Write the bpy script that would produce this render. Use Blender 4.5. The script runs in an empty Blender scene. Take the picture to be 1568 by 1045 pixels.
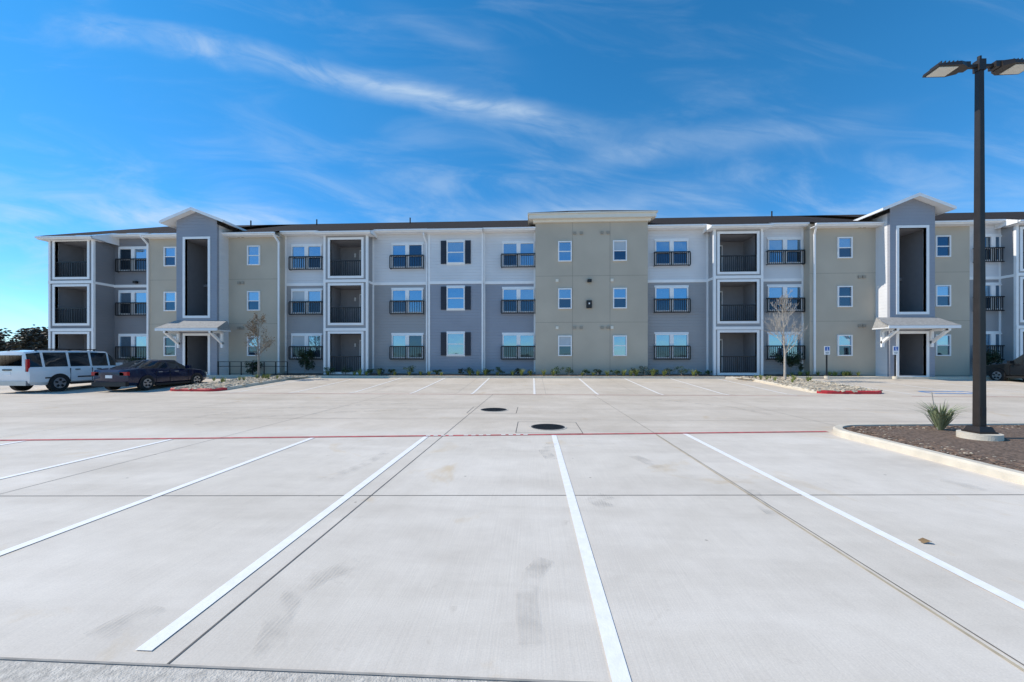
import bpy, bmesh, math, random
from mathutils import Vector, Matrix
random.seed(7)
S=bpy.context.scene
TH=math.atan(31/610.); cS,sS=math.cos(TH),math.sin(TH); CAMH=1.65; F=610.
# ---- survey helpers: bearings measured in the photo turned into metres on the plan
def FX(u,Y):
    t=(u-784)/F
    return Y*(-sS+t*cS)/(cS+t*sS)
def P(u,v):
    d=F*CAMH/(v-546.); xc=(u-784)/F*d
    return (xc*cS-d*sS, d*cS+xc*sS)
def gz(Y):
    if Y<=18: return 0.0
    return min(0.3,(Y-18)/6.6*0.3)

# ---------------- materials
def newmat(name):
    m=bpy.data.materials.new(name); m.use_nodes=True
    nt=m.node_tree; b=nt.nodes['Principled BSDF']
    return m,nt,b
def mat(name,col,rough=0.7,var=0.08,scale=3.0,bump=0.0,bscale=60.,metal=0.0,spec=0.5):
    m,nt,b=newmat(name)
    b.inputs['Roughness'].default_value=rough; b.inputs['Metallic'].default_value=metal
    b.inputs['Specular IOR Level'].default_value=spec
    tc=nt.nodes.new('ShaderNodeTexCoord')
    n=nt.nodes.new('ShaderNodeTexNoise'); n.inputs['Scale'].default_value=scale; n.inputs['Detail'].default_value=6
    nt.links.new(tc.outputs['Object'],n.inputs['Vector'])
    r=nt.nodes.new('ShaderNodeValToRGB')
    r.color_ramp.elements[0].position=.3; r.color_ramp.elements[1].position=.7
    r.color_ramp.elements[0].color=[c*(1-var) for c in col]+[1]
    r.color_ramp.elements[1].color=[min(1,c*(1+var)) for c in col]+[1]
    nt.links.new(n.outputs['Fac'],r.inputs['Fac']); nt.links.new(r.outputs['Color'],b.inputs['Base Color'])
    if bump>0:
        n2=nt.nodes.new('ShaderNodeTexNoise'); n2.inputs['Scale'].default_value=bscale; n2.inputs['Detail'].default_value=4
        nt.links.new(tc.outputs['Object'],n2.inputs['Vector'])
        bp=nt.nodes.new('ShaderNodeBump'); bp.inputs['Strength'].default_value=bump; bp.inputs['Distance'].default_value=.02
        nt.links.new(n2.outputs['Fac'],bp.inputs['Height']); nt.links.new(bp.outputs['Normal'],b.inputs['Normal'])
    return m
def siding(name,col,pitch=.19):
    m=mat(name,col,.65,.05,.6)
    nt=m.node_tree; b=nt.nodes['Principled BSDF']
    tc=nt.nodes.new('ShaderNodeTexCoord'); sp=nt.nodes.new('ShaderNodeSeparateXYZ')
    nt.links.new(tc.outputs['Object'],sp.inputs[0])
    d=nt.nodes.new('ShaderNodeMath'); d.operation='DIVIDE'; d.inputs[1].default_value=pitch
    fr=nt.nodes.new('ShaderNodeMath'); fr.operation='FRACT'
    nt.links.new(sp.outputs[2],d.inputs[0]); nt.links.new(d.outputs[0],fr.inputs[0])
    iv=nt.nodes.new('ShaderNodeMath'); iv.operation='SUBTRACT'; iv.inputs[0].default_value=1
    nt.links.new(fr.outputs[0],iv.inputs[1])
    bp=nt.nodes.new('ShaderNodeBump'); bp.inputs['Strength'].default_value=1.0; bp.inputs['Distance'].default_value=.022
    nt.links.new(iv.outputs[0],bp.inputs['Height']); nt.links.new(bp.outputs['Normal'],b.inputs['Normal'])
    return m
M={}
M['light']=siding('siding_light_grey',(.72,.71,.71))
M['mid']=siding('siding_mid_grey',(.355,.345,.345))
M['blue']=siding('siding_blue_grey',(.31,.32,.36))
M['dark']=siding('siding_dark_grey',(.235,.23,.24))
M['beige']=mat('stucco_beige',(.515,.445,.35),.9,.07,.5,.25,35)
M['joint_b']=mat('stucco_joint',(.32,.28,.23),.9)
M['white']=mat('white_trim',(.88,.87,.86),.5,.03)
M['cream']=mat('cream_trim',(.80,.74,.63),.6,.03)
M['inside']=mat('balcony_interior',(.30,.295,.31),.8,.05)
M['black']=mat('black_metal',(.012,.012,.013),.5,.1)
M['shutter']=mat('navy_shutter',(.015,.02,.035),.5)
M['roof']=mat('asphalt_shingle',(.05,.042,.038),1.0,.3,9,.5,30,0,.05)
M['slab']=mat('painted_slab',(.40,.39,.38),.8)
M['vent']=mat('vent_cover',(.34,.30,.24),.6)
M['door']=mat('door_dark',(.05,.05,.055),.4)
def glass(name,col,metal,rough=.04):
    m,nt,b=newmat(name)
    b.inputs['Base Color'].default_value=(*col,1); b.inputs['Metallic'].default_value=metal
    b.inputs['Roughness'].default_value=rough
    tc=nt.nodes.new('ShaderNodeTexCoord'); n=nt.nodes.new('ShaderNodeTexNoise'); n.inputs['Scale'].default_value=.9
    nt.links.new(tc.outputs['Object'],n.inputs['Vector'])
    bp=nt.nodes.new('ShaderNodeBump'); bp.inputs['Strength'].default_value=.25; bp.inputs['Distance'].default_value=.03
    nt.links.new(n.outputs['Fac'],bp.inputs['Height']); nt.links.new(bp.outputs['Normal'],b.inputs['Normal'])
    return m
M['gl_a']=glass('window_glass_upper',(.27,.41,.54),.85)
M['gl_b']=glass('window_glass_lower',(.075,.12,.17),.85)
M['blind']=mat('window_blind',(.45,.50,.54),.3,.05,2)
M['carglass']=glass('car_glass',(.015,.02,.025),0,.03)

# ---------------- mesh accumulators
def empty(name):
    o=bpy.data.objects.new(name,None); S.collection.objects.link(o); return o
class Acc:
    def __init__(s): s.v=[]; s.f=[]
acc={}
def A(parent,name,m):
    k=(parent,name,m)
    if k not in acc: acc[k]=Acc()
    return acc[k]
def box(parent,name,m,x0,x1,y0,y1,z0,z1):
    a=A(parent,name,m); n=len(a.v)
    x0,x1=min(x0,x1),max(x0,x1); y0,y1=min(y0,y1),max(y0,y1); z0,z1=min(z0,z1),max(z0,z1)
    a.v+=[(x0,y0,z0),(x1,y0,z0),(x1,y1,z0),(x0,y1,z0),(x0,y0,z1),(x1,y0,z1),(x1,y1,z1),(x0,y1,z1)]
    a.f+=[(n,n+3,n+2,n+1),(n+4,n+5,n+6,n+7),(n,n+1,n+5,n+4),(n+1,n+2,n+6,n+5),(n+2,n+3,n+7,n+6),(n+3,n,n+4,n+7)]
def poly(parent,name,m,*pts):
    a=A(parent,name,m); n=len(a.v); a.v+=[tuple(p) for p in pts]; a.f.append(tuple(range(n,n+len(pts))))
def beam(parent,name,m,p,q,w):
    p=Vector(p);q=Vector(q); d=(q-p).normalized(); up=Vector((0,0,1)) if abs(d.z)<.95 else Vector((1,0,0))
    s=d.cross(up).normalized()*w/2; t=s.cross(d).normalized()*w/2
    a=A(parent,name,m); n=len(a.v)
    for e in (p,q): a.v+=[tuple(e+s+t),tuple(e-s+t),tuple(e-s-t),tuple(e+s-t)]
    a.f+=[(n,n+1,n+2,n+3),(n+7,n+6,n+5,n+4)]+[(n+i,n+4+i,n+4+(i+1)%4,n+(i+1)%4) for i in range(4)]
def cyl(parent,name,m,p,q,r0,r1=None,seg=16):
    r1=r0 if r1 is None else r1
    p=Vector(p);q=Vector(q); d=(q-p).normalized(); up=Vector((0,0,1)) if abs(d.z)<.95 else Vector((1,0,0))
    s=d.cross(up).normalized(); t=s.cross(d).normalized()
    a=A(parent,name,m); n=len(a.v)
    for e,r in ((p,r0),(q,r1)):
        for i in range(seg):
            an=2*math.pi*i/seg; a.v.append(tuple(e+s*r*math.cos(an)+t*r*math.sin(an)))
    a.f+=[(n+i,n+(i+1)%seg,n+seg+(i+1)%seg,n+seg+i) for i in range(seg)]
    if seg>5: a.f+=[tuple(range(n+seg-1,n-1,-1)),tuple(range(n+seg,n+2*seg))]
def flush():
    for (p,name,m),a in acc.items():
        me=bpy.data.meshes.new(name); me.from_pydata(a.v,[],a.f); me.update()
        mm=M[m] if isinstance(m,str) else m
        me.materials.append(mm)
        o=bpy.data.objects.new(name,me); S.collection.objects.link(o)
        if p is not None: o.parent=p
    acc.clear()

# =============== GROUND
def concrete(name,base,warm):
    m,nt,b=newmat(name); L=nt.links
    b.inputs['Roughness'].default_value=.85; b.inputs['Specular IOR Level'].default_value=.2
    tc=nt.nodes.new('ShaderNodeTexCoord')
    def noise(s,det=6,vec=None,rough=.6,dist=0):
        n=nt.nodes.new('ShaderNodeTexNoise'); n.inputs['Scale'].default_value=s; n.inputs['Detail'].default_value=det
        n.inputs['Roughness'].default_value=rough; n.inputs['Distortion'].default_value=dist
        L.new(vec or tc.outputs['Object'],n.inputs['Vector']); return n.outputs['Fac']
    def ramp(f,p0,p1,c0,c1):
        r=nt.nodes.new('ShaderNodeValToRGB'); r.color_ramp.elements[0].position=p0; r.color_ramp.elements[1].position=p1
        r.color_ramp.elements[0].color=(*c0,1); r.color_ramp.elements[1].color=(*c1,1); L.new(f,r.inputs['Fac']); return r.outputs['Color']
    def mul(a,c,f=1.):
        x=nt.nodes.new('ShaderNodeMix'); x.data_type='RGBA'; x.blend_type='MULTIPLY'; x.inputs[0].default_value=f
        L.new(a,x.inputs[6]); L.new(c,x.inputs[7]); return x.outputs[2]
    sp=nt.nodes.new('ShaderNodeSeparateXYZ'); L.new(tc.outputs['Object'],sp.inputs[0])
    mr=nt.nodes.new('ShaderNodeMapRange'); mr.inputs[1].default_value=8.2; mr.inputs[2].default_value=9.2
    L.new(sp.outputs[1],mr.inputs[0])
    c=ramp(mr.outputs[0],0,1,base,warm)
    c=mul(c,ramp(noise(.35,5,dist=.6),.35,.68,(.86,.85,.83),(1.0,1.0,1.0)))
    c=mul(c,ramp(noise(2.2,8,rough=.7),.3,.7,(.91,.905,.90),(1.03,1.03,1.03)))
    c=mul(c,ramp(noise(90,3),.3,.7,(.92,.92,.92),(1.05,1.05,1.05)))
    # rust/tan stains
    c=mul(c,ramp(noise(.55,7,rough=.65,dist=1.2),.60,.74,(1,1,1),(.93,.84,.70)))
    c=mul(c,ramp(noise(1.3,8,rough=.75,dist=2.),.62,.74,(1,1,1),(.82,.81,.79)))
    # broad tyre-darkened lanes in the drive aisle and stalls
    mp2=nt.nodes.new('ShaderNodeMapping'); mp2.inputs['Scale'].default_value=(.12,.9,1); L.new(tc.outputs['Object'],mp2.inputs[0])
    c=mul(c,ramp(noise(1,7,mp2.outputs[0],.65,.4),.45,.72,(1,1,1),(.87,.86,.85)))
    # small dark spots (gum, oil drips)
    vo=nt.nodes.new('ShaderNodeTexVoronoi'); vo.inputs['Scale'].default_value=1.7; L.new(tc.outputs['Object'],vo.inputs['Vector'])
    c=mul(c,ramp(vo.outputs['Distance'],.018,.035,(.55,.53,.5),(1,1,1)))
    # broom finish streaks running across the slabs
    mp=nt.nodes.new('ShaderNodeMapping'); mp.inputs['Scale'].default_value=(70,1.2,1); L.new(tc.outputs['Object'],mp.inputs[0])
    bn=noise(1,4,mp.outputs[0])
    c=mul(c,ramp(bn,.3,.7,(.955,.955,.955),(1.02,1.02,1.02)))
    L.new(c,b.inputs['Base Color'])
    bp=nt.nodes.new('ShaderNodeBump'); bp.inputs['Strength'].default_value=.3; bp.inputs['Distance'].default_value=.004
    L.new(bn,bp.inputs['Height']); L.new(bp.outputs['Normal'],b.inputs['Normal'])
    return m
M['conc']=concrete('parking_lot_concrete',(.83,.75,.65),(.75,.655,.545))
M['kerb']=mat('kerb_concrete',(.68,.60,.48),.85,.1,4,.3,40)
M['gutter']=mat('gutter_concrete',(.60,.54,.46),.9,.22,18,.6,80)
M['wpaint']=mat('white_road_paint',(.93,.90,.87),.7,.05,12,.1,60)
M['wpaint_old']=mat('worn_white_paint',(.85,.81,.76),.8,.08,9)
M['redline']=mat('red_road_paint',(.50,.10,.10),.8,.35,7)
M['redfaint']=mat('worn_red_paint',(.58,.30,.25),.8,.2,7)
M['redkerb']=mat('red_kerb_paint',(.55,.03,.035),.6,.1,7)
M['bluep']=mat('blue_road_paint',(.10,.28,.62),.7,.2,7)
M['joint']=mat('joint_sealant',(.15,.135,.12),.9,.3,9)
M['jointf']=mat('joint_sawcut',(.38,.345,.30),.9,.2,9)
M['jointt']=mat('joint_tan_filler',(.50,.41,.28),.9,.2,9)
M['mulch']=mat('mulch_bed',(.17,.115,.08),.95,.6,22,1.0,40)
M['gravel']=mat('gravel_bed',(.42,.35,.26),.95,.4,14,1.0,30)
M['grass']=mat('dry_grass',(.16,.15,.07),.95,.3,1.5,.6,20)
# terrain sheet
ys=[-2500,-400,0,18,24.6,26,80,400,2500]
for i in range(len(ys)-1):
    y0,y1=ys[i],ys[i+1]
    for (xa,xb) in ((-2500,-60),(-60,80),(80,2500)):
        poly(None,'ground','grass',(xa,y0,gz(y0)-.03),(xb,y0,gz(y0)-.03),(xb,y1,gz(y1)-.03),(xa,y1,gz(y1)-.03))
ys=[-70,0,9,18,24.6]
for i in range(4):
    y0,y1=ys[i],ys[i+1]
    poly(None,'parking_lot_pavement','conc',(-58,y0,gz(y0)),(70,y0,gz(y0)),(70,y1,gz(y1)),(-58,y1,gz(y1)))
def strip(name,m,x0,y0,x1,y1,w,lift=.004,par=None):
    segs=[]
    if (y0-18)*(y1-18)<0:
        t=(18-y0)/(y1-y0); xm=x0+(x1-x0)*t
        segs=[(x0,y0,xm,18),(xm,18,x1,y1)]
    else: segs=[(x0,y0,x1,y1)]
    d=Vector((x1-x0,y1-y0)).normalized(); n=Vector((-d.y,d.x))*w/2
    for a,b_,c,e in segs:
        pts=[(a+n.x,b_+n.y),(a-n.x,b_-n.y),(c-n.x,e-n.y),(c+n.x,e+n.y)]
        poly(par,name,m,*[(p[0],p[1],gz(p[1])+lift) for p in pts])
road=empty('parking_markings')
jn=empty('pavement_joints')
def redY(x): return 8.38+.105*x
for u,v,yn in ((190,1020,2.12),(952,1045,1.9),(1055,668,2.0),(460,678,2.1)):
    x=P(u,v)[0]
    strip('stall_line','wpaint',x,yn,x,redY(x)-.08,.098,.006,road)
xa=P(460,678)[0]
for k in range(1,6):
    x=xa-2.72*k; strip('stall_line','wpaint',x,2.1,x,redY(x)-.08,.098,.006,road)
strip('fire_lane_line','redline',-34,redY(-34),6.45,redY(6.45),.11,.006,road)
strip('fire_lane_line_far','redfaint',-14.6,17.2,12.4,17.2,.10,.004,road)
strip('fire_lane_line_far','redfaint',15.6,17.2,60,17.4,.10,.004,road)
for k in range(-5,5):
    strip('far_stall_line','wpaint_old',k*2.75+.1,17.3,k*2.75+.1,24.5,.10,.006,road)
for k in range(0,9):
    strip('far_stall_line','wpaint_old',16.4+k*2.75,17.5,16.4+k*2.75,24.4,.10,.006,road)
for k in range(0,5):
    strip('far_stall_line','wpaint_old',-18+k*-2.75,16.2,-18+k*-2.75,23.6,.10,.006,road)
for yy in (18.4,19.1): strip('accessible_marking','bluep',17.6,yy,19.6,yy,.16,.008,road)
for xx in (17.6,19.6): strip('accessible_marking','bluep',xx,18.48,xx,19.02,.14,.008,road)
for i in range(14):
    x=-2.2+i*.155
    if i in(4,9): continue
    strip('stencil_lettering','wpaint_old',x,redY(x)+.0,x+.09,redY(x+.09),.06,.010,road)
def joint(x0,y0,x1,y1,w=.016,m='joint'): strip('joint',m,x0,y0,x1,y1,w,.003,jn)
joint(-1.95,2.03,-1.70,17.2,.013); joint(2.62,1.6,2.62,17.2,.010)
joint(2.575,2.03,2.60,8.5,.022,'jointt')
for x in (-6.4,-10.9,-15.4,7.1,11.6,16,-20): joint(x,2.03,x+.2,17.1,.012,'jointf')
joint(-20,4.39-.055*13.6,6.3,4.39+.055*12.4,.012)
joint(-30,12.0,30,13.0,.014,'jointf'); joint(-30,17.05,45,17.1,.012,'jointf')
joint(-30,9.9,30,10.9,.012,'jointf')
for x in range(-12,13,4): joint(x+.6,17.2,x+.6,24.6,.012,'jointf')
joint(-14,21,12,21,.012,'jointf')
poly(None,'gutter','gutter',(-30,-.5,.005),(30,-.5,.005),(30,1.99,.005),(-30,2.03,.005))
strip('joint','jointf',-30,2.045,1.2,2.02,.014,.008,jn)
# manhole covers
M['iron']=mat('cast_iron',(.035,.035,.037),.6,.3,30,.6,50)
for (u,v,r) in ((756,628,.40),(839,654.5,.39)):
    x,y=P(u,v); mh=empty('manhole_cover')
    cyl(mh,'frame_ring','gutter',(x,y,.001),(x,y,.008),r+.05,seg=40)
    cyl(mh,'lid','iron',(x,y,.001),(x,y,.014),r,seg=40)
    for k in range(-5,6):
        w=math.sqrt(max(0,(r-.04)**2-(k*.065)**2)); box(mh,'lid_ribs','black',x-w,x+w,y+k*.065-.012,y+k*.065+.012,.0145,.02)
    q=.72
    for (a,b_,c,d) in ((-q,-q,q,-q),(-q,q,q,q),(-q,-q,-q,q),(q,-q,q,q)): joint(x+a,y+b_,x+c,y+d,.016)
    flush()
# kerbed islands
def island(name,pts,fill,h=.13,kw=.16,redfn=None):
    e=empty(name); n=len(pts)
    inn=[]
    for i in range(n):
        a=Vector(pts[i-1]);b_=Vector(pts[i]);d=Vector(pts[(i+1)%n])
        n1=(b_-a).normalized(); n2=(d-b_).normalized(); nn=Vector((-(n1.y+n2.y),(n1.x+n2.x))).normalized()
        cosv=max(.5,nn.dot(Vector((-n1.y,n1.x)))); inn.append(b_+nn*kw/cosv)
    for i in range(n):
        j=(i+1)%n; a,b_=pts[i],pts[j]; ia,ib=inn[i],inn[j]
        m='redkerb' if (redfn and redfn(a,b_)) else 'kerb'
        za,zb=gz(a[1]),gz(b_[1]); zia,zib=gz(ia.y),gz(ib.y)
        ca=Vector(a)+(ia-Vector(a))*.2; cb=Vector(b_)+(ib-Vector(b_))*.2
        poly(e,'kerb',m,(a[0],a[1],za-.05),(b_[0],b_[1],zb-.05),(b_[0],b_[1],zb+h-.03),(a[0],a[1],za+h-.03))
        poly(e,'kerb',m,(a[0],a[1],za+h-.03),(b_[0],b_[1],zb+h-.03),(cb.x,cb.y,zb+h),(ca.x,ca.y,za+h))
        poly(e,'kerb',m,(ca.x,ca.y,za+h),(cb.x,cb.y,zb+h),(ib.x,ib.y,zib+h),(ia.x,ia.y,zia+h))
        poly(e,'kerb',m,(ia.x,ia.y,zia+h),(ib.x,ib.y,zib+h),(ib.x,ib.y,zib),(ia.x,ia.y,zia))
    a=A(e,'bed',fill); k=len(a.v)
    a.v+=[(p.x,p.y,gz(p.y)+h-.035) for p in inn]
    cc=Vector((sum(p.x for p in inn)/n,sum(p.y for p in inn)/n)); a.v.append((cc.x,cc.y,gz(cc.y)+h+.02))
    for i in range(n): a.f.append((k+i,k+(i+1)%n,k+n))
    return e,inn
def arc(cx,cy,r,a0,a1,n=7): return [(cx+r*math.cos(math.radians(a0+(a1-a0)*i/n)),cy+r*math.sin(math.radians(a0+(a1-a0)*i/n))) for i in range(n+1)]
nearpts=[(6.3,-2),(20,-2),(20,10.6),(11,9.75)]+arc(7.35,8.35,1.05,97,180,10)
isl,_=island('landscape_island',nearpts,'mulch')
M['chips']=mat('wood_chips',(.21,.135,.09),.9,.6,8)
M['rocks']=mat('river_rock',(.48,.41,.31),.85,.35,6)
def inside(p,pts):
    c=False;j=len(pts)-1
    for i in range(len(pts)):
        if (pts[i][1]>p[1])!=(pts[j][1]>p[1]) and p[0]<(pts[j][0]-pts[i][0])*(p[1]-pts[i][1])/(pts[j][1]-pts[i][1])+pts[i][0]: c=not c
        j=i
    return c
def scatter(e,name,m,pts,n,s0,s1,h=.1,bb=None,flat=.5):
    a=A(e,name,m); xs=[p[0] for p in pts]; yy=[p[1] for p in pts]
    bb=bb or (min(xs),max(xs),min(yy),max(yy)); i=0
    while i<n:
        x=random.uniform(bb[0],bb[1]);y=random.uniform(bb[2],bb[3]); i+=1
        if not inside((x,y),pts): continue
        s=random.uniform(s0,s1); k=len(a.v); z=gz(y)+h
        R=Matrix.Rotation(random.random()*6.3,3,'Z')@Matrix.Rotation(random.uniform(-.6,.6),3,'X')
        for q in ((-1,-.5,0),(1,-.5,0),(1,.5,0),(-1,.5,0),(0,0,flat),(0,0,-flat)):
            v=R@Vector((q[0]*s,q[1]*s*random.uniform(.7,1.3),q[2]*s)); a.v.append((x+v.x,y+v.y,z+v.z))
        a.f+=[(k,k+1,k+4),(k+1,k+2,k+4),(k+2,k+3,k+4),(k+3,k,k+4),(k+1,k,k+5),(k+2,k+1,k+5),(k+3,k+2,k+5),(k,k+3,k+5)]
inner=[(6.5,2),(15,2),(15,9.8),(11,9.5)]+arc(7.35,8.35,.85,97,180,6)
scatter(isl,'wood_chips','chips',inner,9000,.012,.04,.105,(6.4,13,4.8,9.8),.25)
scatter(isl,'pale_chips','rocks',inner,1500,.01,.025,.11,(6.4,13,4.8,9.8),.3)
lp=[(-17.4,24.58)]+arc(-16.9,18.5,.5,180,270,5)+arc(-15.3,18.5,.6,270,360,5)+[(-14.6,23.6)]+[(-14.2,24.2),(-13.6,24.58)]
il,_=island('landscape_island',lp,'gravel',redfn=lambda a,b:max(a[1],b[1])<18.6)
scatter(il,'rocks','rocks',lp,900,.04,.13,.12)
rp=[(11.6,24.58),(12.2,24.1),(12.5,23.3)]+arc(13.1,18.7,.6,180,270,5)+arc(14.9,18.7,.6,270,360,5)+[(15.5,24.58)]
ir,_=island('landscape_island',rp,'gravel',redfn=lambda a,b:max(a[1],b[1])<19.2 and min(a[0],b[0])>12.6)
scatter(ir,'rocks','rocks',rp,900,.04,.13,.12)
flush()
fk=empty('frontage_kerb')
for (a,b_) in ((-34,-17.45),(-13.6,11.6),(15.5,60)):
    box(fk,'kerb','kerb',a,b_,24.6,24.76,.1,.43)
sw=empty('sidewalk')
for (a,b_) in ((-34,-17.45),(15.5,60)): box(sw,'walk','kerb',a,b_,24.765,26.7,.1,.435)
pb=empty('planting_bed')
poly(pb,'bed_soil','mulch',(-17.4,24.77,.42),(15.45,24.77,.42),(15.45,26.6,.50),(-17.4,26.6,.50))
poly(pb,'bed_soil','mulch',(-34,25.5,.45),(-24.2,25.5,.45),(-24.2,26.7,.50),(-34,26.7,.50))
poly(pb,'bed_soil','mulch',(15.6,25.35,.445),(20.2,25.35,.445),(20.2,26.7,.50),(15.6,26.7,.50))
flush()

# =============== BUILDING
B=empty('apartment_building')
YM,YB,YBY,YT=26.5,25.9,25.7,24.9
ZB=.2; FL=[2.31,5.36,8.41]
SL=.395
def rz(Y): return 10.1+(Y-26.0)*SL
YBACK=42.
def eave(x0,x1,Yw,ov=.5,xo0=0,xo1=0):
    ye=Yw-ov; z=rz(ye)
    box(B,'fascia','white',x0-xo0,x1+xo1,ye,ye+.03,z-.2,z-.01)
    box(B,'gutter_trim','white',x0-xo0,x1+xo1,ye-.11,ye-.002,z-.13,z-.035)
    box(B,'soffit','white',x0-xo0,x1+xo1,ye+.032,Yw+.4,z-.2,z-.17)
    poly(B,'roof_shingles','roof',(x0-xo0,ye-.05,z+.0),(x1+xo1,ye-.05,z),(x1+xo1,34,rz(34)),(x0-xo0,34,rz(34)))
    for f,xx in ((xo0,x0-xo0),(xo1,x1+xo1)):
        if f: poly(B,'eave_end','white',(xx,ye,z-.2),(xx,ye,z-.01),(xx,YM+.5,rz(YM+.5)-.01),(xx,YM+.5,z-.2))
def wall_grey(x0,x1,Y,low='mid',up='light',corner=(1,1)):
    box(B,'wall_lower',low,x0,x1,Y,YBACK,ZB,6.55)
    box(B,'wall_upper',up,x0,x1,Y,YBACK,6.552,rz(Y)-.1)
    box(B,'band','white',x0,x1,Y-.035,Y-.002,6.47,6.66)
    box(B,'base_course','slab',x0,x1,Y-.02,Y-.002,ZB,.62)
    for f,xx in ((corner[0],x0),(corner[1],x1-.11)):
        if f: box(B,'corner_board','white',xx,xx+.11,Y-.03,Y-.0025,.625,6.465); box(B,'corner_board','white',xx,xx+.11,Y-.03,Y-.0025,6.665,rz(Y)-.25)
def wall_beige(x0,x1,Y,top=None):
    top=top or rz(Y)-.1
    box(B,'stucco_wall','beige',x0,x1,Y,YBACK,ZB,top)
    for z in (3.85,6.85): box(B,'control_joint','joint_b',x0,x1,Y-.004,Y-.001,z-.012,z+.012)
    box(B,'base_course','joint_b',x0,x1,Y-.006,Y-.001,ZB,.5)
def dh(xc,z0,z1,w,Y,trim='white'):
    h=w/2
    box(B,'window_frame',trim,xc-h,xc-h+.07,Y-.09,Y-.001,z0,z1); box(B,'window_frame',trim,xc+h-.07,xc+h,Y-.09,Y-.001,z0,z1)
    box(B,'window_frame',trim,xc-h+.07,xc+h-.07,Y-.09,Y-.001,z1-.07,z1); box(B,'window_frame',trim,xc-h+.07,xc+h-.07,Y-.09,Y-.001,z0,z0+.07)
    zm=(z0+z1)/2
    box(B,'meeting_rail',trim,xc-h+.07,xc+h-.07,Y-.06,Y-.001,zm-.03,zm+.03)
    r=random.random()
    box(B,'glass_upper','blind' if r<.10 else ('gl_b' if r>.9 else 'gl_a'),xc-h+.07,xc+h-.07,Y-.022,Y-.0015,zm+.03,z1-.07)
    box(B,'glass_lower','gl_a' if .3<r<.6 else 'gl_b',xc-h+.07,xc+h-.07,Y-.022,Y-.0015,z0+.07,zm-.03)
def rail(x0,x1,Y,z0,z1,step=.12):
    box(B,'railing','black',x0,x1,Y-.03,Y+.03,z1-.065,z1); box(B,'railing','black',x0,x1,Y-.025,Y+.025,z0,z0+.055)
    n=max(2,int((x1-x0)/step))
    for i in range(n+1):
        x=x0+(x1-x0)*i/n; w=.035 if i in(0,n,n//2) else .0125
        box(B,'balusters','black',x-w,x+w,Y-.014,Y+.014,z0+.055,z1-.065)
def french(xc,Y):
    for zc in FL:
        z0,z1=zc-.78,zc+.80
        box(B,'window_trim','white',xc-1.1,xc+1.1,Y-.045,Y-.0005,z1,z1+.12)
        box(B,'window_trim','white',xc-.06,xc+.06,Y-.095,Y-.0005,z0,z1)
        dh(xc-.56,z0,z1,1.0,Y); dh(xc+.56,z0,z1,1.0,Y)
        rail(xc-1.14,xc+1.14,Y-.2,z0-.1,z0+.82)
        for s in (-1.12,1.12):
            box(B,'railing','black',xc+s-.02,xc+s+.02,Y-.172,Y-.001,z0+.77,z0+.81); box(B,'railing','black',xc+s-.02,xc+s+.02,Y-.172,Y-.001,z0-.1,z0-.06)
def single(xc,Y,trim='cream'):
    for zc in FL: dh(xc,zc-.66+.02,zc+.68,.88,Y,'white')
def vents(xs,Y,zs=(3.55,6.6,9.75),m='vent'):
    for z in zs:
        for x in xs: box(B,'wall_vent',m,x-.09,x+.09,Y-.07,Y-.001,z-.09,z+.09)
def downspout(x,Y,m='white',z1=9.8):
    box(B,'downspout',m,x-.05,x+.05,Y-.11,Y-.01,.55,z1-.5); beam(B,'downspout',m,(x,Y-.06,z1-.52),(x-.12,Y-.4,z1-.12),.09)
    box(B,'downspout',m,x-.17,x-.07,Y-.46,Y-.36,z1-.12,z1+.05)
def hollow(x0,x1,Yf,Yb,ox0,ox1,ops,top,wm,side=None,kind='balcony'):
    side=side or wm; t=.18
    box(B,'bay_front',wm,x0,ox0,Yf,Yf+t,ZB,top); box(B,'bay_front',wm,ox1,x1,Yf,Yf+t,ZB,top)
    zs=[ZB]+[z for o in ops for z in o]+[top]
    for i in range(0,len(zs),2):
        if zs[i+1]-zs[i]>.01:
            box(B,'bay_front',wm,ox0,ox1,Yf,Yf+t,zs[i],zs[i+1])
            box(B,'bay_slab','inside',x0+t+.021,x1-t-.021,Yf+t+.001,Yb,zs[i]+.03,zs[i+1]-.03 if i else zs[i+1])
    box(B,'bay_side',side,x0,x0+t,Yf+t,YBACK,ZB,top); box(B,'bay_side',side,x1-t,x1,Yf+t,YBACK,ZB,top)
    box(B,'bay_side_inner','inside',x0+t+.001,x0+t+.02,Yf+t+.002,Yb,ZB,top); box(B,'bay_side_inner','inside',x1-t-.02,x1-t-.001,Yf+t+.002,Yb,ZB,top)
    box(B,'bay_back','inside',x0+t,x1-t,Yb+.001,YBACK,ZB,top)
    w=.15
    for (z0,z1) in ops:
        box(B,'opening_trim','white',ox0-w,ox0,Yf-.035,Yf+t+.01,z0-(w if kind!='door' else 0),z1+w); box(B,'opening_trim','white',ox1,ox1+w,Yf-.035,Yf+t+.01,z0-(w if kind!='door' else 0),z1+w)
        box(B,'opening_trim','white',ox0,ox1,Yf-.035,Yf+t+.01,z1,z1+w); box(B,'opening_trim','white',ox0,ox1,Yf-.035,Yf+t+.01,z0-w,z0)
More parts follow.
